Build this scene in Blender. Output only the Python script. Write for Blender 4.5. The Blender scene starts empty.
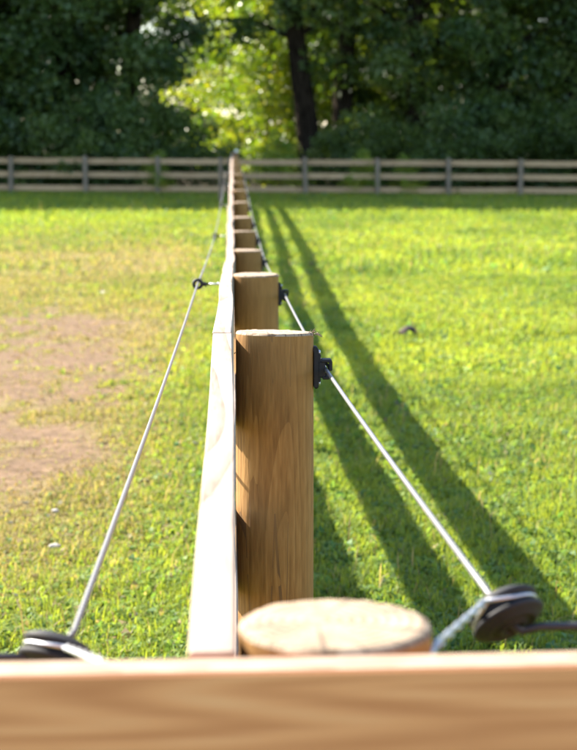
import bpy, math, random
import numpy as np
from mathutils import Vector, Matrix

R = math.radians
random.seed(4)
rng = np.random.default_rng(7)
scene = bpy.context.scene
COL = scene.collection

# ------------------------------------------------------------------ camera
CAM_Z = 1.22
cam = bpy.data.cameras.new("camera")
cam.sensor_fit = 'VERTICAL'; cam.sensor_height = 36.0; cam.lens = 84.0
cam.clip_start = 0.05; cam.clip_end = 2000
cam.dof.use_dof = True; cam.dof.focus_distance = 2.70; cam.dof.aperture_fstop = 9.0
cam.dof.aperture_blades = 9
camo = bpy.data.objects.new("camera", cam); COL.objects.link(camo)
camo.location = (0, 0, CAM_Z)
camo.rotation_euler = (R(90) - math.atan(235 / 1750), 0, -math.atan(55.5 / 1750))
scene.camera = camo

# ------------------------------------------------------------------ sky and sun
SUN_EL, SUN_AHEAD = R(37), R(38)
to_sun = Vector((-math.cos(SUN_AHEAD) * math.cos(SUN_EL), math.sin(SUN_AHEAD) * math.cos(SUN_EL), math.sin(SUN_EL)))
world = bpy.data.worlds.new("World"); scene.world = world; world.use_nodes = True
wn = world.node_tree
sky = wn.nodes.new('ShaderNodeTexSky'); sky.sky_type = 'NISHITA'; sky.sun_disc = False
sky.sun_elevation = SUN_EL; sky.sun_rotation = math.atan2(to_sun.x, to_sun.y) % (2 * math.pi)
wn.links.new(sky.outputs[0], wn.nodes['Background'].inputs[0])
wn.nodes['Background'].inputs[1].default_value = 0.10
sl = bpy.data.lights.new("sun", 'SUN'); sl.energy = 4.6; sl.angle = R(0.53); sl.color = (1.0, 0.92, 0.79)
so = bpy.data.objects.new("sun", sl); COL.objects.link(so)
so.rotation_euler = to_sun.to_track_quat('Z', 'Y').to_euler(); so.location = to_sun * 60

vs = scene.view_settings
vs.view_transform = 'Standard'; vs.look = 'None'; vs.gamma = 1.0; vs.exposure = 2.42
vs.use_curve_mapping = False
scene.cycles.use_denoising = True
scene.cycles.max_bounces = 8; scene.cycles.transmission_bounces = 4; scene.cycles.diffuse_bounces = 4

# ------------------------------------------------------------------ helpers
def tag(o, label=None, cat=None, group=None, kind=None):
    if label: o['label'] = label
    if cat: o['category'] = cat
    if group: o['group'] = group
    if kind: o['kind'] = kind
    return o

def link(o, parent=None):
    COL.objects.link(o)
    if parent is not None:
        o.parent = parent
        o.matrix_parent_inverse = parent.matrix_basis.inverted()
    return o

def empty(name, loc=(0, 0, 0)):
    o = bpy.data.objects.new(name, None); o.empty_display_size = 0.05; COL.objects.link(o); o.location = loc
    return o

class MB:
    def __init__(s): s.v = []; s.f = []; s.m = []
    def add(s, vs_, fs, mi=0):
        n = len(s.v); s.v += [tuple(p) for p in vs_]
        for f in fs: s.f.append(tuple(n + i for i in f)); s.m.append(mi)
    def tube(s, pts, rad, n=8, mi=0, cap=True):
        pts = [Vector(p) for p in pts]
        rads = rad if isinstance(rad, (list, tuple)) else [rad] * len(pts)
        up = Vector((0, 0, 1)); rings = []; prev = None
        for i, p in enumerate(pts):
            t = (pts[min(i + 1, len(pts) - 1)] - pts[max(i - 1, 0)]).normalized()
            if prev is None:
                a = t.cross(up)
                if a.length < .05: a = t.cross(Vector((1, 0, 0)))
            else:
                a = prev - t * prev.dot(t)
            a.normalize(); b = t.cross(a); prev = a
            rings.append([p + (a * math.cos(2 * math.pi * k / n) + b * math.sin(2 * math.pi * k / n)) * rads[i] for k in range(n)])
        vs_ = [q for r in rings for q in r]; fs = []
        for i in range(len(pts) - 1):
            for k in range(n):
                fs.append((i * n + k, i * n + (k + 1) % n, (i + 1) * n + (k + 1) % n, (i + 1) * n + k))
        if cap:
            fs.append(tuple(range(n))[::-1]); fs.append(tuple((len(pts) - 1) * n + k for k in range(n)))
        s.add(vs_, fs, mi)
    def lathe(s, prof, n=24, M=Matrix(), mi=0):
        vs_ = []; fs = []
        for r, z in prof:
            for k in range(n):
                vs_.append(M @ Vector((r * math.cos(2 * math.pi * k / n), r * math.sin(2 * math.pi * k / n), z)))
        for i in range(len(prof) - 1):
            for k in range(n):
                fs.append((i * n + k, i * n + (k + 1) % n, (i + 1) * n + (k + 1) % n, (i + 1) * n + k))
        s.add(vs_, fs, mi)
    def box(s, c, d, bev=0.0, M=Matrix(), mi=0):
        """chamfered box: centre c, full sizes d"""
        hx, hy, hz = d[0] / 2, d[1] / 2, d[2] / 2; b = min(bev, hx * .9, hy * .9, hz * .9)
        prof = [(hx - b, hy - b, -hz), (hx, hy, -hz + b), (hx, hy, hz - b), (hx - b, hy - b, hz)] if b > 0 else [(hx, hy, -hz), (hx, hy, hz)]
        vs_ = []; fs = []
        for (x, y, z) in prof:
            cb = b if b > 0 else 0
            for (sx, sy) in ((1, 1), (-1, 1), (-1, -1), (1, -1)):
                vs_.append(M @ (Vector(c) + Vector((sx * x, sy * y, z))))
        for i in range(len(prof) - 1):
            for k in range(4):
                fs.append((i * 4 + k, i * 4 + (k + 1) % 4, (i + 1) * 4 + (k + 1) % 4, (i + 1) * 4 + k))
        fs.append((3, 2, 1, 0)); L = (len(prof) - 1) * 4; fs.append((L, L + 1, L + 2, L + 3))
        s.add(vs_, fs, mi)
    def torus(s, c, R_, r_, axis='Y', n=24, m=10, mi=0):
        vs_ = []; fs = []
        for i in range(n):
            a = 2 * math.pi * i / n
            for j in range(m):
                b = 2 * math.pi * j / m; q = R_ + r_ * math.cos(b)
                p = Vector((q * math.cos(a), r_ * math.sin(b), q * math.sin(a))) if axis == 'Y' else Vector((q * math.cos(a), q * math.sin(a), r_ * math.sin(b)))
                vs_.append(Vector(c) + p)
        for i in range(n):
            for j in range(m):
                fs.append((i * m + j, i * m + (j + 1) % m, ((i + 1) % n) * m + (j + 1) % m, ((i + 1) % n) * m + j))
        s.add(vs_, fs, mi)
    def mesh(s, name, mats, smooth=True):
        me = bpy.data.meshes.new(name); me.from_pydata(s.v, [], s.f)
        for m in (mats if isinstance(mats, (list, tuple)) else [mats]): me.materials.append(m)
        me.polygons.foreach_set('material_index', s.m)
        me.polygons.foreach_set('use_smooth', [smooth] * len(s.f)); me.update()
        return me
    def build(s, name, mats, parent=None, smooth=True, loc=None):
        o = bpy.data.objects.new(name, s.mesh(name, mats, smooth))
        if loc is not None: o.location = loc
        return link(o, parent)

def np_mesh(name, verts, quads=None, tris=None, col=None, mats=(), smooth=False):
    me = bpy.data.meshes.new(name)
    me.vertices.add(len(verts)); me.vertices.foreach_set('co', np.asarray(verts, np.float32).ravel())
    parts = []; tot = []
    if quads is not None and len(quads): parts.append(quads.ravel()); tot.append(np.full(len(quads), 4))
    if tris is not None and len(tris): parts.append(tris.ravel()); tot.append(np.full(len(tris), 3))
    idx = np.concatenate(parts).astype(np.int32); tot = np.concatenate(tot).astype(np.int32)
    st = np.concatenate([[0], np.cumsum(tot)[:-1]]).astype(np.int32)
    me.loops.add(len(idx)); me.loops.foreach_set('vertex_index', idx)
    me.polygons.add(len(tot)); me.polygons.foreach_set('loop_start', st); me.polygons.foreach_set('loop_total', tot)
    me.polygons.foreach_set('use_smooth', np.full(len(tot), smooth))
    if col is not None:
        at = me.color_attributes.new('Col', 'FLOAT_COLOR', 'POINT')
        c4 = np.ones((len(verts), 4), np.float32); c4[:, :3] = col
        at.data.foreach_set('color', c4.ravel())
    for m in mats: me.materials.append(m)
    me.update(); me.validate()
    return me

_h = np.random.default_rng(99).random((256, 256))
def vnoise(x, y, off=0):
    x = np.asarray(x, float) + off * 17.31; y = np.asarray(y, float) + off * 9.77
    xi = np.floor(x).astype(int); yi = np.floor(y).astype(int); fx = x - xi; fy = y - yi
    fx = fx * fx * (3 - 2 * fx); fy = fy * fy * (3 - 2 * fy)
    g = lambda a, b: _h[a % 256, b % 256]
    return (g(xi, yi) * (1 - fx) + g(xi + 1, yi) * fx) * (1 - fy) + (g(xi, yi + 1) * (1 - fx) + g(xi + 1, yi + 1) * fx) * fy
def fbm(x, y, off=0):
    return (vnoise(x, y, off) + .5 * vnoise(x * 2.1, y * 2.1, off + 1) + .25 * vnoise(x * 4.3, y * 4.3, off + 2)) / 1.75
def sstep(a, b, x):
    t = np.clip((np.asarray(x, float) - a) / (b - a), 0, 1); return t * t * (3 - 2 * t)

# terrain height and bare-soil mask
def gz(x, y):
    x = np.asarray(x, float); y = np.asarray(y, float)
    base = np.interp(y, [-50, 2.6, 5, 7, 50, 80], [0, 0, -.085, -.115, -.335, -.35])
    cross = -.0068 * np.clip(x, -14, 14) * sstep(22, 50, y)
    return base + cross + (fbm(x * .7, y * .7, 5) - .5) * .03 * sstep(2, 6, y)
def gzf(x, y): return float(gz(x, y))
def soil(x, y):
    e = ((x + 1.7) / (1.30 + .03 * y)) ** 2 + ((y - 9.7) / 6.2) ** 2
    m = sstep(1.15, .15, e + .9 * (fbm(x * 1.6, y * .9, 3) - .5))
    f = .5 * fbm(x * 5, y * 2.6, 13) + .5 * fbm(x * 14, y * 7, 17)
    return np.clip(1.2 * m * sstep(.76, .45, f + .20 * (1 - m)) , 0, 1)
def dry(x, y):
    """how straw-coloured the turf is: the paddock left of the fence is drier"""
    left = sstep(.1, -.9, x) * sstep(34, 15, y) * sstep(4.6, 6.4, y + .6 * (x < -.3))
    return np.clip(.04 + 1.15 * left * fbm(x * 1.1, y * .6, 8) * 1.3 + .25 * (fbm(x * .35, y * .3, 11) - .45), 0, 1)

# ------------------------------------------------------------------ materials
def newmat(name):
    m = bpy.data.materials.new(name); m.use_nodes = True
    nt = m.node_tree; return m, nt, nt.nodes, nt.links, nt.nodes['Principled BSDF']
def math_n(N, L, op, a, b=None, c=None):
    n = N.new('ShaderNodeMath'); n.operation = op
    for i, v in enumerate((a, b, c)):
        if v is None: continue
        if isinstance(v, (int, float)): n.inputs[i].default_value = v
        else: L.new(v, n.inputs[i])
    return n.outputs[0]
def ramp(N, L, fac, stops):
    r = N.new('ShaderNodeValToRGB'); e = r.color_ramp.elements
    while len(e) < len(stops): e.new(.5)
    for el, (p, c) in zip(e, stops): el.position = p; el.color = (*c, 1)
    L.new(fac, r.inputs[0]); return r.outputs[0]
def mixc(N, L, fac, a, b, mode='MIX'):
    m = N.new('ShaderNodeMix'); m.data_type = 'RGBA'; m.blend_type = mode
    for k, v in ((0, fac), (6, a), (7, b)):
        if isinstance(v, (int, float)): m.inputs[k].default_value = v
        elif isinstance(v, tuple): m.inputs[k].default_value = (*v, 1)
        else: L.new(v, m.inputs[k])
    return m.outputs[2]

def wood(name, axis, dark, mid, light, rings=26.0, stretch=.07, nscale=14.0, rough=.75, knot=(.10, .055, .025), bump=.25, knots=1.0, grey=None, checks=.55, ringamt=.42, soft=False, fibre=.55, blotch=.5):
    m, nt, N, L, P = newmat(name)
    tc = N.new('ShaderNodeTexCoord'); oi = N.new('ShaderNodeObjectInfo')
    sc = [1.0, 1.0, 1.0]; sc['XYZ'.index(axis)] = stretch
    rnd = N.new('ShaderNodeVectorMath'); rnd.operation = 'MULTIPLY_ADD'
    cv = N.new('ShaderNodeCombineXYZ')
    for i in range(3): L.new(oi.outputs['Random'], cv.inputs[i])
    L.new(cv.outputs[0], rnd.inputs[0]); rnd.inputs[1].default_value = (3.1, 5.7, 4.3); L.new(tc.outputs['Object'], rnd.inputs[2])
    mp = N.new('ShaderNodeMapping'); mp.inputs['Scale'].default_value = sc; L.new(rnd.outputs[0], mp.inputs[0])
    n1 = N.new('ShaderNodeTexNoise'); n1.inputs['Scale'].default_value = nscale; n1.inputs['Detail'].default_value = 1.5; n1.inputs['Distortion'].default_value = .4
    L.new(mp.outputs[0], n1.inputs['Vector'])
    # growth rings as contour lines of a stretched field
    s = math_n(N, L, 'MULTIPLY', n1.outputs['Fac'], rings)
    fr = math_n(N, L, 'FRACT', s)
    saw = math_n(N, L, 'MULTIPLY_ADD', math_n(N, L, 'SINE', math_n(N, L, 'MULTIPLY', s, 6.2832)), .5, .5) if soft else math_n(N, L, 'POWER', fr, 2.2)
    n2 = N.new('ShaderNodeTexNoise'); n2.inputs['Scale'].default_value = 220; n2.inputs['Detail'].default_value = 3; L.new(mp.outputs[0], n2.inputs['Vector'])
    n3 = N.new('ShaderNodeTexNoise'); n3.inputs['Scale'].default_value = 7; n3.inputs['Detail'].default_value = 2; L.new(rnd.outputs[0], n3.inputs['Vector'])
    v = math_n(N, L, 'MULTIPLY_ADD', saw, -ringamt, .41 + ringamt / 2)
    v = math_n(N, L, 'MULTIPLY_ADD', n2.outputs['Fac'], fibre, math_n(N, L, 'ADD', v, -fibre / 2))
    v = math_n(N, L, 'MULTIPLY_ADD', n3.outputs['Fac'], blotch, math_n(N, L, 'ADD', v, -blotch / 2))
    c = ramp(N, L, v, [(.12, dark), (.5, mid), (.85, light)])
    # drying checks: thin dark lines along the grain
    mp2 = N.new('ShaderNodeMapping'); sc2 = [1.0, 1.0, 1.0]; sc2['XYZ'.index(axis)] = .05; mp2.inputs['Scale'].default_value = sc2; L.new(rnd.outputs[0], mp2.inputs[0])
    vo = N.new('ShaderNodeTexVoronoi'); vo.feature = 'DISTANCE_TO_EDGE'; vo.inputs['Scale'].default_value = 22; L.new(mp2.outputs[0], vo.inputs['Vector'])
    ck = math_n(N, L, 'LESS_THAN', vo.outputs['Distance'], .012)
    nk = N.new('ShaderNodeTexNoise'); nk.inputs['Scale'].default_value = 9; L.new(rnd.outputs[0], nk.inputs['Vector'])
    ck = math_n(N, L, 'MULTIPLY', ck, math_n(N, L, 'GREATER_THAN', nk.outputs['Fac'], .55))
    c = mixc(N, L, math_n(N, L, 'MULTIPLY', ck, checks), c, knot)
    # knots
    mp3 = N.new('ShaderNodeMapping'); sc3 = [1.0, 1.0, 1.0]; sc3['XYZ'.index(axis)] = .55; mp3.inputs['Scale'].default_value = sc3; L.new(rnd.outputs[0], mp3.inputs[0])
    vk = N.new('ShaderNodeTexVoronoi'); vk.inputs['Scale'].default_value = 5.5; L.new(mp3.outputs[0], vk.inputs['Vector'])
    kn = N.new('ShaderNodeMapRange'); kn.interpolation_type = 'SMOOTHSTEP'; kn.inputs[1].default_value = .11; kn.inputs[2].default_value = .05; kn.inputs[3].default_value = 0; kn.inputs[4].default_value = .6 * knots
    L.new(vk.outputs['Distance'], kn.inputs[0]); c = mixc(N, L, kn.outputs[0], c, knot)
    if grey is not None:
        n4 = N.new('ShaderNodeTexNoise'); n4.inputs['Scale'].default_value = 5; n4.inputs['Detail'].default_value = 4; L.new(rnd.outputs[0], n4.inputs['Vector'])
        c = mixc(N, L, ramp(N, L, n4.outputs['Fac'], [(.35, (0, 0, 0)), (.7, (.8, .8, .8))]), c, grey)
    # per-piece tone
    hs = N.new('ShaderNodeHueSaturation'); hs.inputs['Saturation'].default_value = 1
    L.new(math_n(N, L, 'MULTIPLY_ADD', oi.outputs['Random'], .22, .89), hs.inputs['Value']); L.new(c, hs.inputs['Color'])
    L.new(hs.outputs[0], P.inputs['Base Color'])
    P.inputs['Roughness'].default_value = rough; P.inputs['Specular IOR Level'].default_value = .25
    b = N.new('ShaderNodeBump'); b.inputs['Strength'].default_value = bump; b.inputs['Distance'].default_value = .002
    hgt = math_n(N, L, 'MULTIPLY_ADD', ck, -2.7 * checks, v); L.new(hgt, b.inputs['Height']); L.new(b.outputs[0], P.inputs['Normal'])
    return m

M_post = wood('post_pine', 'Z', (.095, .041, .008), (.240, .120, .032), (.37, .210, .068), rings=14, nscale=12, stretch=.10, rough=.75, grey=(.24, .125, .036), bump=.6, knots=.5, ringamt=.24, checks=.9, fibre=.8, blotch=.25)
M_railY = wood('rail_pine_run', 'Y', (.155, .105, .073), (.275, .208, .160), (.37, .295, .235), rings=14, nscale=9, checks=.25, ringamt=.42, knots=.5)
M_railX = wood('rail_pine_cross', 'X', (.54, .195, .075), (.74, .305, .128), (.84, .42, .205), rings=9, nscale=24, stretch=.035, bump=.1, checks=.0, ringamt=.33, soft=True, knots=1.3, blotch=.3)
M_sawn = wood('sawn_edge', 'X', (.22, .135, .085), (.33, .225, .155), (.43, .32, .24), rings=10, nscale=16, stretch=.2, checks=.1, ringamt=.3, fibre=.9, knots=.3)
M_farrail = wood('weathered_rail', 'X', (.20, .12, .055), (.37, .24, .125), (.45, .31, .175), rings=8, grey=(.37, .25, .14))
M_farpost = wood('weathered_post', 'Z', (.10, .075, .05), (.17, .13, .09), (.23, .18, .13), rings=8, grey=(.2, .16, .115))

def endgrain():
    m, nt, N, L, P = newmat('sawn_end_grain')
    tc = N.new('ShaderNodeTexCoord'); sx = N.new('ShaderNodeSeparateXYZ')
    n = N.new('ShaderNodeTexNoise'); n.inputs['Scale'].default_value = 9; n.inputs['Detail'].default_value = 3; L.new(tc.outputs['Object'], n.inputs['Vector'])
    L.new(tc.outputs['Object'], sx.inputs[0])
    dx = math_n(N, L, 'ADD', sx.outputs[0], .012); dy = math_n(N, L, 'ADD', sx.outputs[1], -.008)
    r = math_n(N, L, 'SQRT', math_n(N, L, 'ADD', math_n(N, L, 'MULTIPLY', dx, dx), math_n(N, L, 'MULTIPLY', dy, dy)))
    r = math_n(N, L, 'MULTIPLY_ADD', n.outputs['Fac'], .012, r)
    fr = math_n(N, L, 'FRACT', math_n(N, L, 'MULTIPLY', r, 130))
    v = math_n(N, L, 'MULTIPLY_ADD', fr, -.45, .68)
    n2 = N.new('ShaderNodeTexNoise'); n2.inputs['Scale'].default_value = 38; n2.inputs['Detail'].default_value = 4; L.new(tc.outputs['Object'], n2.inputs['Vector'])
    v = math_n(N, L, 'MULTIPLY_ADD', n2.outputs['Fac'], .7, math_n(N, L, 'ADD', v, -.35))
    c = ramp(N, L, v, [(.2, (.12, .068, .03)), (.45, (.26, .185, .115)), (.8, (.36, .28, .19))])
    ang = math_n(N, L, 'ARCTAN2', dy, dx); na = N.new('ShaderNodeTexNoise'); na.noise_dimensions = '1D'; na.inputs['Scale'].default_value = 2.6; na.inputs['Detail'].default_value = 2
    L.new(math_n(N, L, 'MULTIPLY_ADD', n2.outputs['Fac'], .05, ang), na.inputs['W'])
    crk = math_n(N, L, 'LESS_THAN', math_n(N, L, 'ABSOLUTE', math_n(N, L, 'SUBTRACT', na.outputs['Fac'], .5)), .012)
    c = mixc(N, L, math_n(N, L, 'MULTIPLY', crk, .75), c, (.05, .028, .014))
    L.new(c, P.inputs['Base Color']); P.inputs['Roughness'].default_value = .85
    b = N.new('ShaderNodeBump'); b.inputs['Strength'].default_value = .5; b.inputs['Distance'].default_value = .003
    L.new(n2.outputs['Fac'], b.inputs['Height']); L.new(b.outputs[0], P.inputs['Normal'])
    return m
M_end = endgrain()

def plain(name, col, rough=.5, metal=0, noise=.15, scale=60, spec=.5):
    m, nt, N, L, P = newmat(name)
    tc = N.new('ShaderNodeTexCoord'); n = N.new('ShaderNodeTexNoise'); n.inputs['Scale'].default_value = scale; n.inputs['Detail'].default_value = 4
    L.new(tc.outputs['Object'], n.inputs['Vector'])
    c = mixc(N, L, n.outputs['Fac'], tuple(x * (1 - noise) for x in col), tuple(min(1, x * (1 + noise)) for x in col))
    L.new(c, P.inputs['Base Color']); P.inputs['Roughness'].default_value = rough; P.inputs['Metallic'].default_value = metal
    P.inputs['Specular IOR Level'].default_value = spec
    L.new(math_n(N, L, 'MULTIPLY_ADD', n.outputs['Fac'], .25, rough - .12), P.inputs['Roughness'])
    return m
M_black = plain('black_plastic', (.014, .014, .015), .68, spec=.3, noise=.4)
M_rope_shade = plain('rope_shade_black', (.018, .018, .02), .5)  # rope beyond the corner insulators, with its shade put into the colour
M_steel = plain('galvanised_steel', (.42, .43, .45), .42, .9)
M_cap = plain('white_plastic', (.75, .78, .80), .45)
M_stone = plain('pale_stone', (.34, .31, .28), .8)
M_clod = plain('dark_leaf', (.045, .028, .018), .8, noise=.4)

def rope_mat():
    m, nt, N, L, P = newmat('braided_rope')
    tc = N.new('ShaderNodeTexCoord')
    w = N.new('ShaderNodeTexWave'); w.wave_type = 'BANDS'; w.bands_direction = 'DIAGONAL'; w.inputs['Scale'].default_value = 60; w.inputs['Distortion'].default_value = 1.5
    L.new(tc.outputs['Object'], w.inputs['Vector'])
    c = mixc(N, L, w.outputs['Fac'], (.06, .06, .062), (.16, .158, .16))
    L.new(c, P.inputs['Base Color']); P.inputs['Roughness'].default_value = .45
    b = N.new('ShaderNodeBump'); b.inputs['Strength'].default_value = .4; b.inputs['Distance'].default_value = .001; L.new(w.outputs['Fac'], b.inputs['Height']); L.new(b.outputs[0], P.inputs['Normal'])
    return m
M_rope = rope_mat()

def leafy(name, trans=.45, rough=.45, spec=.4, tint=(1.25, 1.35, .45)):
    m, nt, N, L, P = newmat(name)
    at = N.new('ShaderNodeVertexColor'); at.layer_name = 'Col'
    L.new(at.outputs[0], P.inputs['Base Color']); P.inputs['Roughness'].default_value = rough; P.inputs['Specular IOR Level'].default_value = spec
    tr = N.new('ShaderNodeBsdfTranslucent')
    L.new(mixc(N, L, 1.0, at.outputs[0], tint, 'MULTIPLY'), tr.inputs[0])
    mx = N.new('ShaderNodeMixShader'); mx.inputs[0].default_value = trans
    L.new(P.outputs[0], mx.inputs[1]); L.new(tr.outputs[0], mx.inputs[2])
    L.new(mx.outputs[0], N['Material Output'].inputs[0])
    return m
M_grass = leafy('grass_blades', .52, .55, .16, (1.15, 1.15, .6))
M_leaf = leafy('tree_leaves', .42, .40, .5, (1.5, 1.5, .5))

def ground_mat():
    m, nt, N, L, P = newmat('turf_and_soil')
    at = N.new('ShaderNodeVertexColor'); at.layer_name = 'Col'
    tc = N.new('ShaderNodeTexCoord')
    n = N.new('ShaderNodeTexNoise'); n.inputs['Scale'].default_value = 14; n.inputs['Detail'].default_value = 8; n.inputs['Roughness'].default_value = .75; L.new(tc.outputs['Object'], n.inputs['Vector'])
    c = mixc(N, L, 1.0, at.outputs[0], ramp(N, L, n.outputs['Fac'], [(.32, (.35, .35, .35)), (.68, (1.5, 1.5, 1.5))]), 'MULTIPLY')
    L.new(c, P.inputs['Base Color']); P.inputs['Roughness'].default_value = .95; P.inputs['Specular IOR Level'].default_value = .1
    b = N.new('ShaderNodeBump'); b.inputs['Strength'].default_value = .8; b.inputs['Distance'].default_value = .02; L.new(n.outputs['Fac'], b.inputs['Height']); L.new(b.outputs[0], P.inputs['Normal'])
    return m
M_ground = ground_mat()

def bark_mat():
    m, nt, N, L, P = newmat('bark')
    tc = N.new('ShaderNodeTexCoord'); mp = N.new('ShaderNodeMapping'); mp.inputs['Scale'].default_value = (1, 1, .2); L.new(tc.outputs['Object'], mp.inputs[0])
    n = N.new('ShaderNodeTexNoise'); n.inputs['Scale'].default_value = 14; n.inputs['Detail'].default_value = 6; L.new(mp.outputs[0], n.inputs['Vector'])
    L.new(ramp(N, L, n.outputs['Fac'], [(.35, (.007, .005, .003)), (.65, (.030, .022, .015))]), P.inputs['Base Color'])
    P.inputs['Roughness'].default_value = 1; P.inputs['Specular IOR Level'].default_value = .05
    b = N.new('ShaderNodeBump'); b.inputs['Distance'].default_value = .03; L.new(n.outputs['Fac'], b.inputs['Height']); L.new(b.outputs[0], P.inputs['Normal'])
    return m
M_bark = bark_mat()

# ------------------------------------------------------------------ ground
def axis_pts(segs):
    out = []
    for a, b, st in segs: out += list(np.arange(a, b - 1e-6, st))
    return np.array(out + [segs[-1][1]])
gx = axis_pts([(-400, -60, 40), (-60, -12, 6), (-12, -3.6, .6), (-3.6, 4.8, .1), (4.8, 14, .6), (14, 60, 6), (60, 400, 40)])
gy = axis_pts([(-200, -20, 30), (-20, 3, 2.3), (3, 20, .11), (20, 62, .42), (62, 110, 6), (110, 600, 49)])
X, Y = np.meshgrid(gx, gy); Z = gz(X, Y)
S = soil(X, Y); D = dry(X, Y)
green = np.array([.105, .135, .012]); straw = np.array([.20, .150, .065]); earth = np.array([.150, .098, .060]); litter = np.array([.035, .028, .015])
gc = green + (straw - green) * D[..., None] * .8
gc = gc + (earth - gc) * S[..., None]
fl = sstep(51, 54, Y)[..., None]; gc = gc + (litter - gc) * fl
nx, ny = len(gx), len(gy)
I = np.arange(nx * ny).reshape(ny, nx)
q = np.stack([I[:-1, :-1], I[:-1, 1:], I[1:, 1:], I[1:, :-1]], -1).reshape(-1, 4)
me = np_mesh('ground', np.stack([X, Y, Z], -1).reshape(-1, 3), q, None, gc.reshape(-1, 3), [M_ground], True)
tag(link(bpy.data.objects.new('ground', me)), 'mown paddock turf with a bare soil patch left of the fence', kind='structure')

# ------------------------------------------------------------------ grass (one mass)
def scatter(y0, y1, n, margin=.7):
    ys = []; xs = []
    while sum(map(len, ys)) < n:
        y = rng.uniform(y0, y1, n); lo = -.136 * y - margin; hi = .200 * y + margin
        wmax = .336 * y1 + 2 * margin; keep = rng.random(n) < (hi - lo) / wmax
        y = y[keep]; x = rng.uniform(lo[keep], hi[keep]); ys.append(y); xs.append(x)
    return np.concatenate(xs)[:n], np.concatenate(ys)[:n]
BV = []; BC = []; BQ = []; BT = []; nb = 0
for (y0, y1, n, sc, outer) in ((3.7, 6.5, 110000, 1.05, 0), (6.5, 10, 115000, 1.25, 0), (10, 18, 150000, 1.65, 0), (18, 34, 110000, 2.6, 0), (34, 53.5, 70000, 3.8, 0),
                               (3.0, 10, 60000, 1.8, 1), (10, 22, 60000, 2.6, 1), (22, 53.5, 60000, 4.4, 1)):
    if outer:   # sparser turf on both sides of the ground in view
        y = y0 + (y1 - y0) * rng.random(n) ** .7; side_ = rng.random(n) < .5; u = rng.random(n) * (1.2 + .16 * y)
        x = np.where(side_, -.136 * y - .7 - u, .200 * y + .7 + u)
    else:
        x, y = scatter(y0, y1, n)
    s = soil(x, y); d = np.maximum(dry(x, y), .85 * s)
    clump = fbm(x * 5 / sc, y * 5 / sc, 21); clump2 = vnoise(x * 14 / sc, y * 14 / sc, 31)
    keep = rng.random(n) < (1 - .72 * s) * (1 - .30 * d) * np.clip(.35 + 1.1 * clump, 0, 1)
    x, y, s, d, clump, clump2 = (a[keep] for a in (x, y, s, d, clump, clump2)); n = len(x)
    broad = rng.random(n) < (.42 * sstep(.4, .6, clump2) + .08) * (1 - d)
    h = (.017 + .041 * rng.random(n) ** 1.2) * (.55 + .95 * clump) * (1 - .40 * d) * (1 - .60 * s) * sc ** .75
    w = np.where(broad, rng.uniform(.007, .014, n), rng.uniform(.0022, .0048, n)) * sc
    h = np.where(broad, h * .75, h * 1.1)
    stalk = (rng.random(n) < .006) & ~broad; h = np.where(stalk, h * 1.9, h)
    weed = broad & (rng.random(n) < .10) & (vnoise(x * 3, y * 3, 51) > .6); w = np.where(weed, w * 1.35, w); h = np.where(weed, h * 1.2, h)
    yaw = rng.uniform(0, 2 * np.pi, n); bend = rng.uniform(.15, 1.0, n) * np.where(broad, 1.3, 1) + .4 * d
    dirx, diry = np.cos(yaw), np.sin(yaw); px, py = -diry, dirx
    z0 = gz(x, y) - .004
    P0 = np.stack([x, y, z0], -1); side = np.stack([px, py, np.zeros(n)], -1)
    up1 = np.stack([dirx * h * .3 * bend, diry * h * .3 * bend, h * .6], -1)
    up2 = np.stack([dirx * h * .95 * bend, diry * h * .95 * bend, h * (1.05 - .35 * bend)], -1)
    hw = (w / 2)[:, None]; wm = np.where(broad, 1.9, .95)[:, None]; wb = np.where(broad, .35, 1.)[:, None]
    V = np.stack([P0 - side * hw * wb, P0 + side * hw * wb, P0 + up1 + side * hw * wm, P0 + up1 - side * hw * wm, P0 + up2], 1)
    tone = rng.random(n)[:, None]; patch = fbm(x * .8, y * .5, 41)[:, None]
    g0 = np.array([.062, .135, .026]); g1 = np.array([.365, .380, .042]); st = np.array([.30, .235, .12])
    c = g0 + (g1 - g0) * np.clip(.15 + .75 * tone * .7 + .9 * (patch - .35), 0, 1)
    c = c + (np.array([.20, .205, .065]) - c) * .45 * d[:, None]
    isdry = (rng.random(n) < d * .8 - .04)[:, None]; isdry = isdry | stalk[:, None]; stv = st + (np.array([.24, .165, .09]) - st) * s[:, None]; c = np.where(isdry, stv * (.6 + .6 * tone), c); c = np.where(weed[:, None], c * np.array([.6, .8, 1.2]), c)
    c = np.where(broad[:, None] & ~isdry, c * np.array([.8, 1.0, 1.5]), c)
    cool = (rng.random(n) < .06)[:, None] & ~isdry; c = np.where(cool, np.array([.13, .20, .075]) * (.6 + .8 * tone), c)
    C = np.repeat(c[:, None, :], 5, 1)
    idx = np.arange(n)[:, None] * 5 + nb
    BQ.append(idx + np.array([0, 1, 2, 3])); BT.append(idx + np.array([3, 2, 4]))
    BV.append(V.reshape(-1, 3)); BC.append(C.reshape(-1, 3)); nb += n * 5
me = np_mesh('grass', np.concatenate(BV), np.concatenate(BQ), np.concatenate(BT), np.concatenate(BC), [M_grass], False)
tag(link(bpy.data.objects.new('grass', me)), 'short sunlit yellow green grass covering the paddock', 'grass', kind='stuff')

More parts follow.
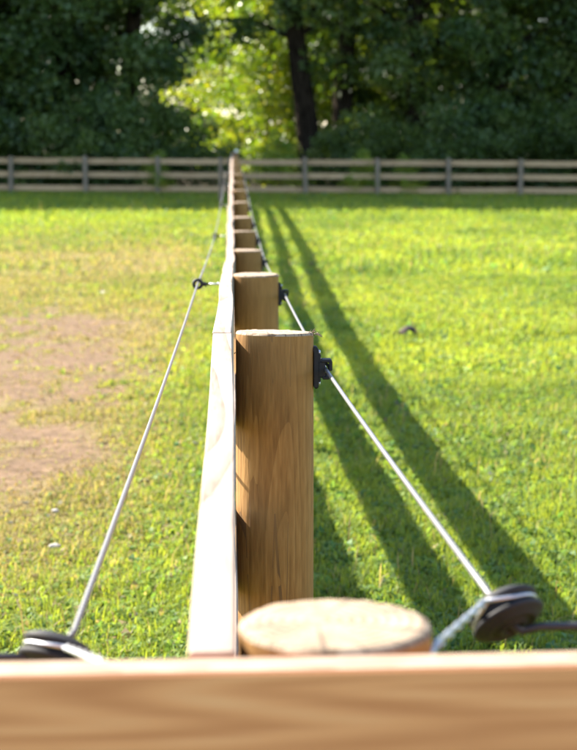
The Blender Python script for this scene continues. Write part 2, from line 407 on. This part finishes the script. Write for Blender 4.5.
# ------------------------------------------------------------------ fences
def post_mesh(name, seed, r=.0622, length=1.5, n=40, top_tilt=(0, 0), mats=None, rough=1.0):
    rs = random.Random(seed); mb = MB(); a1, a2, p1, p2 = rs.uniform(.5, 1), rs.uniform(.3, .8), rs.uniform(0, 6), rs.uniform(0, 6)
    zs = [-length, -1.0, -.7, -.45, -.3, -.2, -.12, -.06, -.02, -.0035]
    rings = []
    def rad(a, z):
        return r * (1 + .016 * rough * a1 * math.sin(2 * a + p1 + z * 1.2) + .010 * rough * a2 * math.sin(5 * a + p2 + z * 2.2) + .006 * math.sin(z * 6 + p1) + .004 * math.sin(11 * a + p2 * 3))
    for z in zs:
        rings.append([(rad(2 * math.pi * k / n, z) * math.cos(2 * math.pi * k / n), rad(2 * math.pi * k / n, z) * math.sin(2 * math.pi * k / n), z + (top_tilt[0] * math.cos(2 * math.pi * k / n) + top_tilt[1] * math.sin(2 * math.pi * k / n)) * r * (z > -.01)) for k in range(n)])
    fs = [(i * n + k, i * n + (k + 1) % n, (i + 1) * n + (k + 1) % n, (i + 1) * n + k) for i in range(len(zs) - 1) for k in range(n)]
    mb.add([p for g in rings for p in g], fs, 0)
    # sawn top: a ragged rim, then rings to the centre
    tops = []
    for j, q in enumerate((.975, .86, .6, .3)):
        ring = []
        for k in range(n):
            a = 2 * math.pi * k / n; R_ = rad(a, 0) * q
            ring.append((R_ * math.cos(a), R_ * math.sin(a), (top_tilt[0] * math.cos(a) + top_tilt[1] * math.sin(a)) * R_ + rs.uniform(-.0003, .0003) + (.0004 if j else rs.uniform(-.0004, .0005))))
        tops.append(ring)
    allr = [[(p[0], p[1], p[2]) for p in rings[-1]]] + tops
    vs_ = [p for g in allr for p in g] + [(0, 0, 0.0006)]
    fs = [(i * n + k, i * n + (k + 1) % n, (i + 1) * n + (k + 1) % n, (i + 1) * n + k) for i in range(len(allr) - 1) for k in range(n)]
    L = (len(allr) - 1) * n; fs += [(L + k, L + (k + 1) % n, len(vs_) - 1) for k in range(n)]
    mb.add(vs_, fs, 1)
    return mb.mesh(name, mats or [M_post, M_end], True)

def board(name, tops, th, hgt, mat, parent, along, seed, bow=.004, bev=.0018, sub=10, edge=None):
    """sawn board; tops = world points on the middle of its top edge"""
    rs = random.Random(seed); tops = [Vector(p) for p in tops]
    cum = [0]
    for a, b in zip(tops, tops[1:]): cum.append(cum[-1] + (b - a).length)
    T = cum[-1]; ns = max(2, int(sub * len(tops)))
    p1, p2, p3 = rs.uniform(0, 6), rs.uniform(0, 6), rs.uniform(0, 6)
    o0 = tops[0]; secs = []
    for i in range(ns + 1):
        s = T * i / ns
        p = Vector([float(np.interp(s, cum, [t[k] for t in tops])) for k in range(3)])
        e = math.sin(math.pi * i / ns)
        off = bow * (math.sin(s * 1.9 + p1) + .5 * math.sin(s * 4.1 + p2)) * (.35 + .65 * e)
        dz = .0018 * math.sin(s * 3.3 + p3) ; dt = 0
        h2 = th / 2 + dt; b = bev
        prof = [(-h2, b * -1 - 0), (-h2 + b, 0), (h2 - b, 0), (h2, -b), (h2, -hgt + b), (h2 - b, -hgt), (-h2 + b, -hgt), (-h2, -hgt + b)]
        prof[0] = (-h2, -b)
        ring = []
        for (u, w) in prof:
            if along == 'Y': ring.append(p - o0 + Vector((u + off, 0, w + dz)))
            else: ring.append(p - o0 + Vector((0, u + off, w + dz)))
        secs.append(ring)
    mb = MB(); n = 8
    fs = [(i * n + k, (i + 1) * n + k, (i + 1) * n + (k + 1) % n, i * n + (k + 1) % n) for i in range(ns) for k in range(n)]
    if along == 'Y': fs = [f[::-1] for f in fs]
    a, b = tuple(range(n)), tuple(ns * n + k for k in range(n))
    fs += [a[::-1], b] if along == 'X' else [a, b[::-1]]
    mb.add([v for s in secs for v in s], fs, 0)
    if edge is not None:
        for fi in range(ns): mb.m[fi * n + 1] = 1
    o = mb.build(name, [mat] if edge is None else [mat, edge], parent, smooth=False, loc=o0)
    return o

# run of the paddock fence, straight away from the camera
PY = [1.102, 2.708, 4.837, 7.652, 9.496, 11.508, 14.593, 16.855, 19.93, 21.94]
PZ = [.909, .924, .852, .744, .732, .720, .710, .745, .749, .800]
while PY[-1] < 46.5:
    PY.append(PY[-1] + 2.45); PZ.append(.80 + .085 * min(1, (PY[-1] - 21.94) / 25) + random.uniform(-.006, .006))
PX = [.0655, .0640] + [.0650 + random.uniform(-.003, .004) for _ in PY[2:]]
fence = empty('paddock_fence', (0, 1.1, 0))
tag(fence, 'sawn pine post and rail fence running straight away to the trees', 'fence')
variants = [post_mesh('post', s, top_tilt=(random.uniform(-.02, .02), random.uniform(-.02, .02))) for s in range(5)]
m0 = post_mesh('post', 31, r=.0618, n=64, top_tilt=(0.0, .0), rough=1.3)
m1 = post_mesh('post', 12, r=.0612, n=64, top_tilt=(-.02, -.05), rough=.7)
post_objs = []
for i, (x, y, z) in enumerate(zip(PX, PY, PZ)):
    me = m0 if i == 0 else m1 if i == 1 else variants[i % 5]
    o = bpy.data.objects.new('post', me); o.location = (x, y, z)
    o.rotation_euler = (0, 0, 0 if i < 2 else random.uniform(0, 6.28)) ; link(o, fence); post_objs.append(o)
# torn fibres left by the saw on the nearest upright post and along the next ones
def splinters(post, base, n, seed, size):
    rs = random.Random(seed); mb = MB()
    for _ in range(n):
        a = Vector((rs.gauss(0, .004), rs.gauss(0, .004), rs.uniform(-.004, .001))); d = Vector((rs.uniform(.2, 1), rs.uniform(-.6, .6), rs.uniform(-.7, .9))).normalized() * size * rs.uniform(.4, 1)
        mb.tube([a, a + d * .5 + Vector((0, 0, rs.uniform(-.001, .001))), a + d], [.0009, .0007, .0002], 4)
    o = mb.build('splinter', [M_end], post); o.location = base; return o
splinters(post_objs[1], (PX[1] + .0585, PY[1] - .015, PZ[1]), 14, 3, .012)
splinters(post_objs[2], (PX[2] + .058, PY[2] - .02, PZ[2]), 7, 5, .008)
splinters(post_objs[1], (PX[1] - .060, PY[1] - .012, PZ[1] - .03), 5, 8, .009)

def top_z(y): return float(np.interp(y, PY, PZ)) - .002
TH, HG = .030, .142
RX = -.0135
for lev, dz in enumerate((0, -.268, -.540)):
    joints = [1.046, PY[1]] + [PY[k] for k in range(3, len(PY), 2)]
    if joints[-1] < PY[-1] - .1: joints.append(PY[-1] + .05)
    if lev == 1: joints = [1.046] + [PY[k] for k in range(2, len(PY), 2)] + ([PY[-1] + .05] if len(PY) % 2 == 0 else [])
    for j, (a, b) in enumerate(zip(joints, joints[1:])):
        ys = [a + .0025] + [p for p in PY if a + .1 < p < b - .1] + [b - .0025]
        xs = random.uniform(-.0025, .0015); xe = random.uniform(-.0025, .0015)
        if lev == 0 and j == 0: xs, xe = .0005, -.0035
        if lev == 0 and j == 1: xs, xe = -.0045, .003
        pts = [(RX + xs + (xe - xs) * k / (len(ys) - 1) + .0, y, top_z(y) + dz + ((-.001 if j == 0 else .003 if j == 1 else .0016 * (-1) ** j) if lev == 0 else 0)) for k, y in enumerate(ys)]
        board('rail', pts, TH, HG if lev == 0 else .132, M_railY, fence, 'Y', 100 * lev + j, bow=.0012 if (lev == 0 and j == 0) else (.003 if j == 1 else .0065), sub=9)

# the cross fence close to the camera
cf = empty('cross_fence', (0, 1.025, 0))
tag(cf, 'blurred pine fence board crossing the bottom of the view', 'fence')
for lev, dz in enumerate((0, -.30, -.60)):
    pts = [(-2.75, 1.025, .876 + dz), (-.35, 1.025, .9030 + dz), (.6, 1.025, .9150 + dz), (2.75, 1.025, .940 + dz)]
    board('rail', pts, .030, HG, M_railX, cf, 'X', 501 + lev, bow=.0008, bev=.002, sub=10, edge=M_sawn)
for i, x in enumerate((-2.5, 2.5)):
    o = bpy.data.objects.new('post', variants[i + 1]); o.location = (x, 1.105, .880 + .058 * (x > 0)); link(o, cf)

# far boundary fence in front of the trees
ff = empty('boundary_fence', (0, 50, -.33))
tag(ff, 'grey weathered three rail fence along the edge of the trees', 'fence')
FX = [-6.27 + 2.072 * k for k in range(-5, 13)]
farpost = [post_mesh('post', 60 + s, r=.066, length=1.6, n=16, mats=[M_farpost, M_farpost]) for s in range(3)]
def fz(x): return -.335 - .0068 * max(-14, min(14, x))
for i, x in enumerate(FX):
    o = bpy.data.objects.new('post', farpost[i % 3]); o.location = (x + random.uniform(-.03, .03), 50 - .035, fz(x) + 1.06 + random.uniform(-.02, .03)); o.rotation_euler = (R(random.uniform(-1.2, 1.2)), R(random.uniform(-1.2, 1.2)), i); link(o, ff)
for lev, dz in enumerate((1.02, .635, .255)):
    for i, (a, b) in enumerate(zip(FX, FX[1:])):
        da, db = random.uniform(-.012, .012), random.uniform(-.012, .012)
        board('rail', [(a + .004, 50.055, fz(a) + dz + da), ((a + b) / 2, 50.055, fz((a + b) / 2) + dz - .006), (b - .004, 50.055, fz(b) + dz + db)], .03, .155, M_farrail, ff, 'X', 900 + i + 40 * lev, bow=.004, sub=2)

# slim dark post beside the far end of the run
slim = bpy.data.objects.new('wire_post', post_mesh('wire_post', 77, r=.047, length=1.4, n=16, mats=[M_farpost, M_farpost]))
slim.location = (-.29, 42.2, gzf(-.29, 42.2) + 1.10); link(slim)
tag(slim, 'slim dark grey post left of the far end of the pine fence', 'post')

# ------------------------------------------------------------------ rope, insulators
ORD = ['first', 'second', 'third', 'fourth', 'fifth', 'sixth', 'seventh', 'eighth', 'ninth', 'tenth', 'eleventh', 'twelfth']
IX = .1405
def post_insulator(i):
    x0 = PX[i] + .0612; y = PY[i] - .004; z = PZ[i] - .058
    root = empty('post_insulator', (x0, y, z))
    s = 1.0
    mb = MB()
    mb.box((.0035, 0, .002), (.007, .022, .064), .0025)
    mb.box((.0085, 0, .002), (.004, .016, .044), .0015)
    mb.box((.002, 0, .031), (.007, .020, .010), .002)
    pl = mb.build('base_plate', [M_black], root, smooth=False)
    mb = MB()   # claw head that carries the rope
    mb.box((.0125, 0, .000), (.010, .018, .026), .002)
    mb.box((.0195, 0, .0135), (.016, .022, .005), .0015)
    mb.box((.0185, 0, -.0130), (.011, .022, .005), .0015)
    mb.box((.0262, 0, .006), (.0045, .022, .016), .0015)
    mb.torus((.0145, 0, 0), .0095, .0022, 'Y', 16, 6)
    hd = mb.build('claw', [M_black], root, smooth=False)
    nl = []
    for dz in (-.022, .026):
        mb = MB(); mb.tube([(.0065, 0, dz), (.0105, 0, dz)], [.0042, .0035], 8)
        nl.append(mb.build('nail', [M_steel], root))
    for c in (pl, hd, *nl): c.location = (0, 0, 0); c.matrix_parent_inverse = Matrix()
    tag(root, f'black rope insulator on the right side of the {ORD[i - 1]} post beyond the corner', 'insulator', 'insulators on the right side of the fence posts')
    return root
for i in range(1, 13): post_insulator(i)

LX = -.098
def ring_insulator(i, k):
    y = PY[i]; z = PZ[i] - .027
    root = empty('ring_insulator', (LX, y, z))
    mb = MB(); mb.torus((0, 0, 0), .0112, .0046, 'Y', 20, 8)
    mb.torus((0, .004, 0), .0125, .0035, 'Y', 20, 8)
    rg = mb.build('ring', [M_black], root)
    mb = MB(); mb.tube([(.0125, .002, .0), (.019, .002, .0), (.026, .002, 0), (.031, .002, 0)], [.0065, .0058, .0040, .0036], 10)
    mb.box((.0225, .002, -.0052), (.004, .004, .007), .001)
    nk = mb.build('neck', [M_black], root)
    mb = MB(); mb.tube([(.028, .002, 0), (.078, .002, .0006)], .0023, 8)
    mb.tube([(.056, .002, 0), (.060, .002, 0)], .0048, 6)
    st = mb.build('stem', [M_steel], root)
    for c in (rg, nk, st): c.location = (0, 0, 0); c.matrix_parent_inverse = Matrix()
    tag(root, f'black ring insulator on a steel stem holding the left rope, {("closest", "second closest", "third closest", "fourth closest", "fifth closest")[k]} to the camera', 'insulator', 'ring insulators left of the fence')
for k, i in enumerate((2, 4, 6, 8, 10)): ring_insulator(i, k)

SPR = Vector((.2190, 1.372, .8400)); SPL = Vector((-.1430, 1.375, .8080))
def sag(a, b, s, n=10):
    a = Vector(a); b = Vector(b)
    return [a.lerp(b, t / n) - Vector((0, 0, s * 4 * (t / n) * (1 - t / n))) for t in range(n)]
def rope(name, pts, r, mat, label, cat):
    mb = MB(); mb.tube(pts, r, 10); o = mb.build(name, [mat]); tag(o, label, cat); return o
# right rope
pr_ = []
kn = [SPR + Vector((-.012, .016, .014))] + [Vector((PX[i] + .0612 + .0185, PY[i] - .004, PZ[i] - .058)) for i in range(1, 13)] + [Vector((PX[i] + .0700, PY[i], PZ[i] - .058)) for i in range(13, len(PY))]
for a, b in zip(kn, kn[1:]): pr_ += sag(a, b, .0015 + .0012 * (b - a).length)
pr_.append(kn[-1])
wrap = [SPR, SPR + Vector((-.006, .008, .009))]
rope('electric_rope', wrap + pr_, .0029, M_rope, 'silvery braided electric rope running along the right side of the fence posts', 'rope')
kn = [SPL + Vector((.012, .016, .014))] + [Vector((LX, PY[i], PZ[i] - .027)) for i in (2, 4, 6, 8, 10)] + [Vector((-.24, 42.15, .50))]
pl_ = []
for a, b in zip(kn, kn[1:]): pl_ += sag(a, b, .001 + .002 * min(4, (b - a).length))
pl_.append(kn[-1])
wrap = [SPL, SPL + Vector((.006, .008, .009))]
rope('electric_rope', wrap + pl_, .0029, M_rope, 'silvery braided electric rope hung from ring insulators left of the fence', 'rope')

def spool(center, sgn, eye, label):
    """corner insulator: black ring with a grooved rim; a steel wire lies in the groove and hooks to an eye"""
    root = empty('corner_insulator', center); c = Vector(center)
    cr = Vector((1, -.03, 0)).normalized(); cu = Vector((0, .13, .99)).normalized(); ct = cr.cross(cu)
    ax = ((cr * .38 - cu * .78 + ct * .50) if sgn > 0 else (cr * -.30 - cu * .88 + ct * .36)).normalized()
    M = ax.to_track_quat('Z', 'Y').to_matrix().to_4x4()
    mb = MB()
    half = [(.0070, .0110), (.0085, .0150), (.0125, .0155), (.0140, .0120), (.0180, .0118), (.0195, .0138), (.0225, .0132), (.0240, .0108), (.0285, .0096), (.0312, .0074), (.0308, .0048), (.0255, .0024)]
    prof = half + [(.0245, 0)] + [(r_, -z_) for r_, z_ in half[::-1]] + [(.0055, 0), half[0]]
    mb.lathe(prof, 40, M)
    sp = mb.build('ring', [M_black], root)
    e = Vector(eye) - c
    flat = (e - ax * e.dot(ax)).normalized(); side = ax.cross(flat)
    if side.z < 0: side = -side
    mb = MB(); rr = .0278; neck = flat * .046
    arc = [flat * rr * math.cos(t) + side * rr * math.sin(t) for t in np.linspace(.75, 5.53, 30)]
    mb.tube([neck] + arc + [neck], .0018, 8)
    yk = mb.build('rim_wire', [M_steel], root)
    mb = MB()   # twisted tail
    d = (e - neck).normalized(); L = (e - neck).length; p = d.cross(Vector((0, 0, 1))).normalized(); w = d.cross(p)
    for ph in (0, math.pi):
        mb.tube([neck + d * (L * t / 24) + (p * math.cos(t * .8 + ph) + w * math.sin(t * .8 + ph)) * .0017 for t in range(25)], .0017, 6)
    mb.tube([e, e + Vector((-.006 * sgn, -.010, -.004)), e + Vector((-.008 * sgn, -.018, -.016)), e + Vector((-.006 * sgn, -.016, -.03))], .0022, 8)
    tl = mb.build('hook', [M_steel], root)
    for o in (sp, yk, tl): o.location = (0, 0, 0); o.matrix_parent_inverse = Matrix()
    tag(root, label, 'insulator'); return ax
AXR = spool(SPR, 1, (.131, 1.098, .895), 'black corner insulator with a silver wire hook right of the corner post')
AXL = spool(SPL, -1, (-.082, 1.062, .897), 'black corner insulator with a silver wire hook at the lower left')
for sp, sg, lab in ((SPR, 1, 'rope leading right from the corner spool insulator, its shade painted black'), (SPL, -1, 'rope leading left from the corner spool insulator, its shade painted black')):
    ax_ = AXR if sg > 0 else AXL; a = sp  # continues the silver rope; black colour stands for the shade on it
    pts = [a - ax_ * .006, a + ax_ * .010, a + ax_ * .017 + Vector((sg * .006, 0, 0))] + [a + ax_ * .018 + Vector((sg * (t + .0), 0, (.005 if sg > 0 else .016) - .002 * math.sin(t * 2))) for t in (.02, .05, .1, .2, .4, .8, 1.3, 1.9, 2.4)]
    rope('shaded_rope', pts, .0036, M_rope_shade, lab, 'cable')

# white end cap on the last fence post
mb = MB(); mb.lathe([(.0, .085), (.03, .08), (.05, .06), (.055, .03), (.05, 0), (.03, -.012), (0, -.014)], 16)
o = mb.build('end_cap', [M_cap], None, loc=(PX[-1] + .04, PY[-1], PZ[-1] + .008)); o.scale = (.8, .8, .8); tag(o, 'pale knob on top of the last post of the pine fence', 'knob')

# lichen scrap on the fifth post
# ------------------------------------------------------------------ small things on the ground
def blob(name, loc, size, mat, seed, label, cat):
    rs = random.Random(seed); mb = MB(); n, m = 14, 8; vs_ = []; fs = []
    for i in range(m + 1):
        th = math.pi * i / m
        for k in range(n):
            a = 2 * math.pi * k / n; q = 1 + .22 * math.sin(3 * a + seed) * math.sin(th) + rs.uniform(-.09, .09)
            vs_.append((size[0] * q * math.sin(th) * math.cos(a), size[1] * q * math.sin(th) * math.sin(a), size[2] * (1 + math.cos(th) * q) * .5))
    for i in range(m):
        for k in range(n): fs.append((i * n + k, (i + 1) * n + k, (i + 1) * n + (k + 1) % n, i * n + (k + 1) % n))
    mb.add(vs_, fs); o = mb.build(name, [mat], None, loc=loc); tag(o, label, cat); return o
# curled dead leaf: a cupped blade with a stalk
mb = MB(); nu, nv = 10, 6; vs_ = []; fs = []
for i in range(nu + 1):
    u = i / nu
    for j in range(nv + 1):
        v = j / nv * 2 - 1; wd = .030 * math.sin(math.pi * min(1, u * .9 + .08)) ** .7
        vs_.append((-.055 + .105 * u, v * wd, .012 + .034 * math.sin(math.pi * u * .95) - .020 * v * v + .004 * math.sin(9 * u + 4 * v)))
for i in range(nu):
    for j in range(nv): fs.append((i * (nv + 1) + j, (i + 1) * (nv + 1) + j, (i + 1) * (nv + 1) + j + 1, i * (nv + 1) + j + 1))
mb.add(vs_, fs); mb.add([(x, y, z - .003) for x, y, z in vs_], [f[::-1] for f in fs])
mb.tube([(-.052, 0, .014), (-.07, .004, .012), (-.085, .002, .004)], [.004, .0035, .003], 6)
o = mb.build('dead_leaf', [M_clod], None, loc=(1.195, 11.85, gzf(1.195, 11.85) + .05)); o.rotation_euler = (0, 0, .25); o.scale = (1.25, 1.25, 1.35)
tag(o, 'dark curled dead leaf lying on the sunlit grass right of the fence', 'leaf')
blob('stone', (-.576, 5.52, gzf(-.576, 5.52) + .012), (.019, .014, .018), M_stone, 3, 'pale pebble in the grass nearest the left corner insulator', 'stone')
blob('stone', (-.634, 6.13, gzf(-.634, 6.13) + .010), (.012, .010, .014), M_stone, 5, 'small pale pebble just beyond the nearest pebble on the left', 'stone')
blob('stone', (-1.15, 15.6, gzf(-1.15, 15.6) + .012), (.026, .02, .026), M_stone, 6, 'whitish pebble at the far edge of the bare soil patch', 'stone')

# ------------------------------------------------------------------ trees
def leaf_cloud(cent, rad, n, size, rs, pal, bias=.5, flat=.75):
    """n leaves spread over clumps; returns verts, quads, colours"""
    k = rs.integers(0, len(cent), n)
    g = rs.normal(size=(n, 3)); g /= np.linalg.norm(g, axis=1)[:, None] + 1e-9
    rr = rs.random(n) ** .45
    P = cent[k] + g * (rad[k] * rr)[:, None] * np.array([1, 1, flat])
    P[:, 2] -= .15 * (rad[k] * rr ** 2)
    nrm = rs.normal(size=(n, 3)) + np.array([0, 0, bias]) + g * .5; nrm /= np.linalg.norm(nrm, axis=1)[:, None]
    t = np.cross(nrm, rs.normal(size=(n, 3))); t /= np.linalg.norm(t, axis=1)[:, None] + 1e-9
    b = np.cross(nrm, t)
    L = (size * rs.uniform(.65, 1.3, n))[:, None] if np.isscalar(size) else (size * rs.uniform(.65, 1.3, n))[:, None]
    W = L * rs.uniform(.28, .42, n)[:, None]
    V = np.stack([P - t * L * .5, P - t * L * .05 + b * W + nrm * L * .08, P + t * L * .5 - nrm * L * .06, P - t * L * .05 - b * W + nrm * L * .08], 1)
    pal = np.array(pal); tone = rs.random(len(cent)); kk = np.clip(tone[k] * .6 + rs.random(n) * .4, 0, .999) * (len(pal) - 1)
    i0 = kk.astype(int); f = (kk - i0)[:, None]; c = pal[i0] * (1 - f) + pal[np.minimum(i0 + 1, len(pal) - 1)] * f
    C = np.repeat(c[:, None, :], 4, 1)
    return V.reshape(-1, 3), np.arange(n * 4).reshape(n, 4), C.reshape(-1, 3)

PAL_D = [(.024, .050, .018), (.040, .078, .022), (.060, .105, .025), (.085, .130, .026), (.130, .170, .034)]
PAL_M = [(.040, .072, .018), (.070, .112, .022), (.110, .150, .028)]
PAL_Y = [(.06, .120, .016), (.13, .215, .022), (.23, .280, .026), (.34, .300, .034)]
def make_tree(seed, H, base, rad, n_low, pal, trunk_r=.28, n_up=4500, lean=(0, 0), low_limit=7.5, lsize=.15, droop=1.0):
    rs = np.random.default_rng(seed); prs = random.Random(seed)
    mb = MB()
    spine = [Vector((lean[0] * (z / H) ** 1.0 * H + .12 * math.sin(z * .7 + seed), lean[1] * z + .1 * math.sin(z * .5 + seed * 2), z)) for z in np.linspace(-.4, H * .9, 12)]
    mb.tube(spine, [trunk_r * (1.25 if i == 0 else 1 - .85 * i / 11) for i in range(12)], 12)
    def sp(z): 
        t = (z + .4) / (H * .9 + .4) * 11; i = max(0, min(10, int(t))); return spine[i].lerp(spine[i + 1], min(1, t - i))
    cents = []; rads = []
    nb = int(10 + H * 1.9)
    for j in range(nb):
        z = base + (H - base) * (j + prs.random()) / nb
        q = (z - base) / (H - base); reach = rad * (math.sin(math.pi * (.18 + .78 * q)) ** .8) * prs.uniform(.65, 1.1)
        a = j * 2.399 + prs.uniform(-.5, .5); s = sp(max(.3, z - .25 * reach))
        tip = Vector((s.x + reach * math.cos(a), s.y + reach * math.sin(a), z + prs.uniform(-.5, .4) * droop))
        mid = s.lerp(tip, .5) + Vector((prs.uniform(-.2, .2), prs.uniform(-.2, .2), .25))
        br = trunk_r * .30 * (1 - .6 * q); mb.tube([s, mid, tip], [br, br * .6, br * .2], 6)
        for t in (.38, .66, .95):
            c = (s.lerp(mid, t * 2) if t < .5 else mid.lerp(tip, t * 2 - 1))
            cents.append([c.x + prs.uniform(-.35, .35), c.y + prs.uniform(-.35, .35), c.z + prs.uniform(-.2, .2)]); rads.append(prs.uniform(.5, 1.0) * (1 if H > 6 else .7))
    cents = np.array(cents); rads = np.array(rads)
    lo = cents[:, 2] < low_limit
    Vs, Qs, Cs = [], [], []; off = 0
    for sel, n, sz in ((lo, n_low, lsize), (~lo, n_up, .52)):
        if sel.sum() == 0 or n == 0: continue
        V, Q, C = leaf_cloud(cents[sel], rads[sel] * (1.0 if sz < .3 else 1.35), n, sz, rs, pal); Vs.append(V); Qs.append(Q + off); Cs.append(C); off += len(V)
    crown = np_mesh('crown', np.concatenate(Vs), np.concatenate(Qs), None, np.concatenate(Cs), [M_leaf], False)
    return mb.mesh('trunk', [M_bark]), crown
def place(name, kit, x, y, rot, sc, label, cat='tree', group=None, pn=('trunk', 'crown')):
    r = empty(name, (x, y, gzf(x, y))); r.rotation_euler = (0, 0, rot); r.scale = (sc, sc, sc)
    for n_, me in zip(pn, kit):
        c = bpy.data.objects.new(n_, me); COL.objects.link(c); c.parent = r
    tag(r, label, cat, group); return r

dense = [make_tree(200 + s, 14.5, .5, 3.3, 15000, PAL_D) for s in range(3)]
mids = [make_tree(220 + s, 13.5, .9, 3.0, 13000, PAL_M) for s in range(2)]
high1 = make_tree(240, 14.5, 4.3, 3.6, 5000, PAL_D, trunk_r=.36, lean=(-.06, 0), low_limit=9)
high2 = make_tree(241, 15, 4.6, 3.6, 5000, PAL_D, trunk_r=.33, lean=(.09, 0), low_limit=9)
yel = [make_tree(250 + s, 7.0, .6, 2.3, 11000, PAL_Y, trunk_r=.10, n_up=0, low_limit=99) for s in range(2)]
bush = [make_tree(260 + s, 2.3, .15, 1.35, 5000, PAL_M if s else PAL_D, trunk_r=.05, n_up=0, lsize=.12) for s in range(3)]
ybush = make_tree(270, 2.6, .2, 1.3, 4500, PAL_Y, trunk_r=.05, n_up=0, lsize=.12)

G = 'trees along the wood edge'
front = [(-7.4, 54.2, dense[0], 'dark leafy tree at the left edge of the view behind the boundary fence'),
         (-5.2, 55.0, dense[1], 'dark leafy tree behind the boundary fence, second from the left edge'),
         (-3.1, 55.0, dense[2], 'dark leafy tree just left of the sunlit yellow foliage'),
         (5.6, 55.2, mids[0], 'leafy tree just right of the two bare dark trunks'),
         (8.0, 54.4, dense[0], 'dark leafy tree behind the boundary fence, second from the right edge'),
         (10.6, 54.8, dense[2], 'dark leafy tree at the right edge of the view')]
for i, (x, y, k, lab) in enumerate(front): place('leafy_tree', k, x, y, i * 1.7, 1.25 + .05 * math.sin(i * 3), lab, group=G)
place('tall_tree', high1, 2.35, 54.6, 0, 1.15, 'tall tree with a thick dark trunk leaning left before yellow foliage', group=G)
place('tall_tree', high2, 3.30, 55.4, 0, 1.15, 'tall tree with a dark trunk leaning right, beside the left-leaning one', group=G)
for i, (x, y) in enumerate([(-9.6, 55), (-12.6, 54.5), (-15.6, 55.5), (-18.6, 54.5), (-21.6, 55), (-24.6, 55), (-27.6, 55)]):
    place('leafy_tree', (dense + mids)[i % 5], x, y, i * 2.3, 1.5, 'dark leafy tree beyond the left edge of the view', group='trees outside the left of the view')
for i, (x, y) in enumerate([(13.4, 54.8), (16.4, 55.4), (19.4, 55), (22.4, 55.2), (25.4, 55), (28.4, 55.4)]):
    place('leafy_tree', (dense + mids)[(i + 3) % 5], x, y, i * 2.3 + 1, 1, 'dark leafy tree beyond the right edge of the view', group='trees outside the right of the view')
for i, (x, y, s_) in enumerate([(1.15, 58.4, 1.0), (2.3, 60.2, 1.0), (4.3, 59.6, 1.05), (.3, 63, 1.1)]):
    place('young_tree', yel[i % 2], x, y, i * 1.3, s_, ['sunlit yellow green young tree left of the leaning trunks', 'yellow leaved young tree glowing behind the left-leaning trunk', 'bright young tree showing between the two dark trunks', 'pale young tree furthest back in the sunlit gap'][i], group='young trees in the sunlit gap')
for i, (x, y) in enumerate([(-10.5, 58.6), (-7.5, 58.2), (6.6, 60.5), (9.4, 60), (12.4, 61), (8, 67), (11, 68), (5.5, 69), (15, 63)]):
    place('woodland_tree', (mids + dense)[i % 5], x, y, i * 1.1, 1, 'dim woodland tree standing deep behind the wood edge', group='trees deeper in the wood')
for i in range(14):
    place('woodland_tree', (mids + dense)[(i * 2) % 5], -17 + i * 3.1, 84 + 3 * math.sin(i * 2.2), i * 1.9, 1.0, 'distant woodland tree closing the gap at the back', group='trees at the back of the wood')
for i in range(13):
    x = -8.2 + i * 1.6; yb = 52.0 + .7 * math.sin(i * 1.9)
    sunny = 5 <= i <= 7
    place('bush', ybush if (i in (6,)) else bush[i % 3], x, yb, i * 1.5, (.85 + .25 * random.random()) * (.55 if 5 <= i <= 6 else .85 if i in (7, 8) else 1), ('yellowish' if i == 6 else 'leafy') + ' green bush behind the boundary fence, ' + ('first second third fourth fifth sixth seventh eighth ninth tenth eleventh twelfth thirteenth'.split()[i]) + ' from the left', 'bush', 'bushes behind the boundary fence', ('stem', 'foliage'))

for i, (x, sc_) in enumerate([(3.72, .42), (5.0, .38), (-2.15, .40)]):
    place('weed', ybush, x, 50.35, i * 2.1, sc_, ['pale leafy weed poking through the boundary fence right of centre', 'pale weed at the boundary fence, furthest right of the weeds', 'pale weed climbing the boundary fence post left of the pine fence'][i], 'weed', 'weeds growing through the boundary fence', ('stem', 'foliage'))
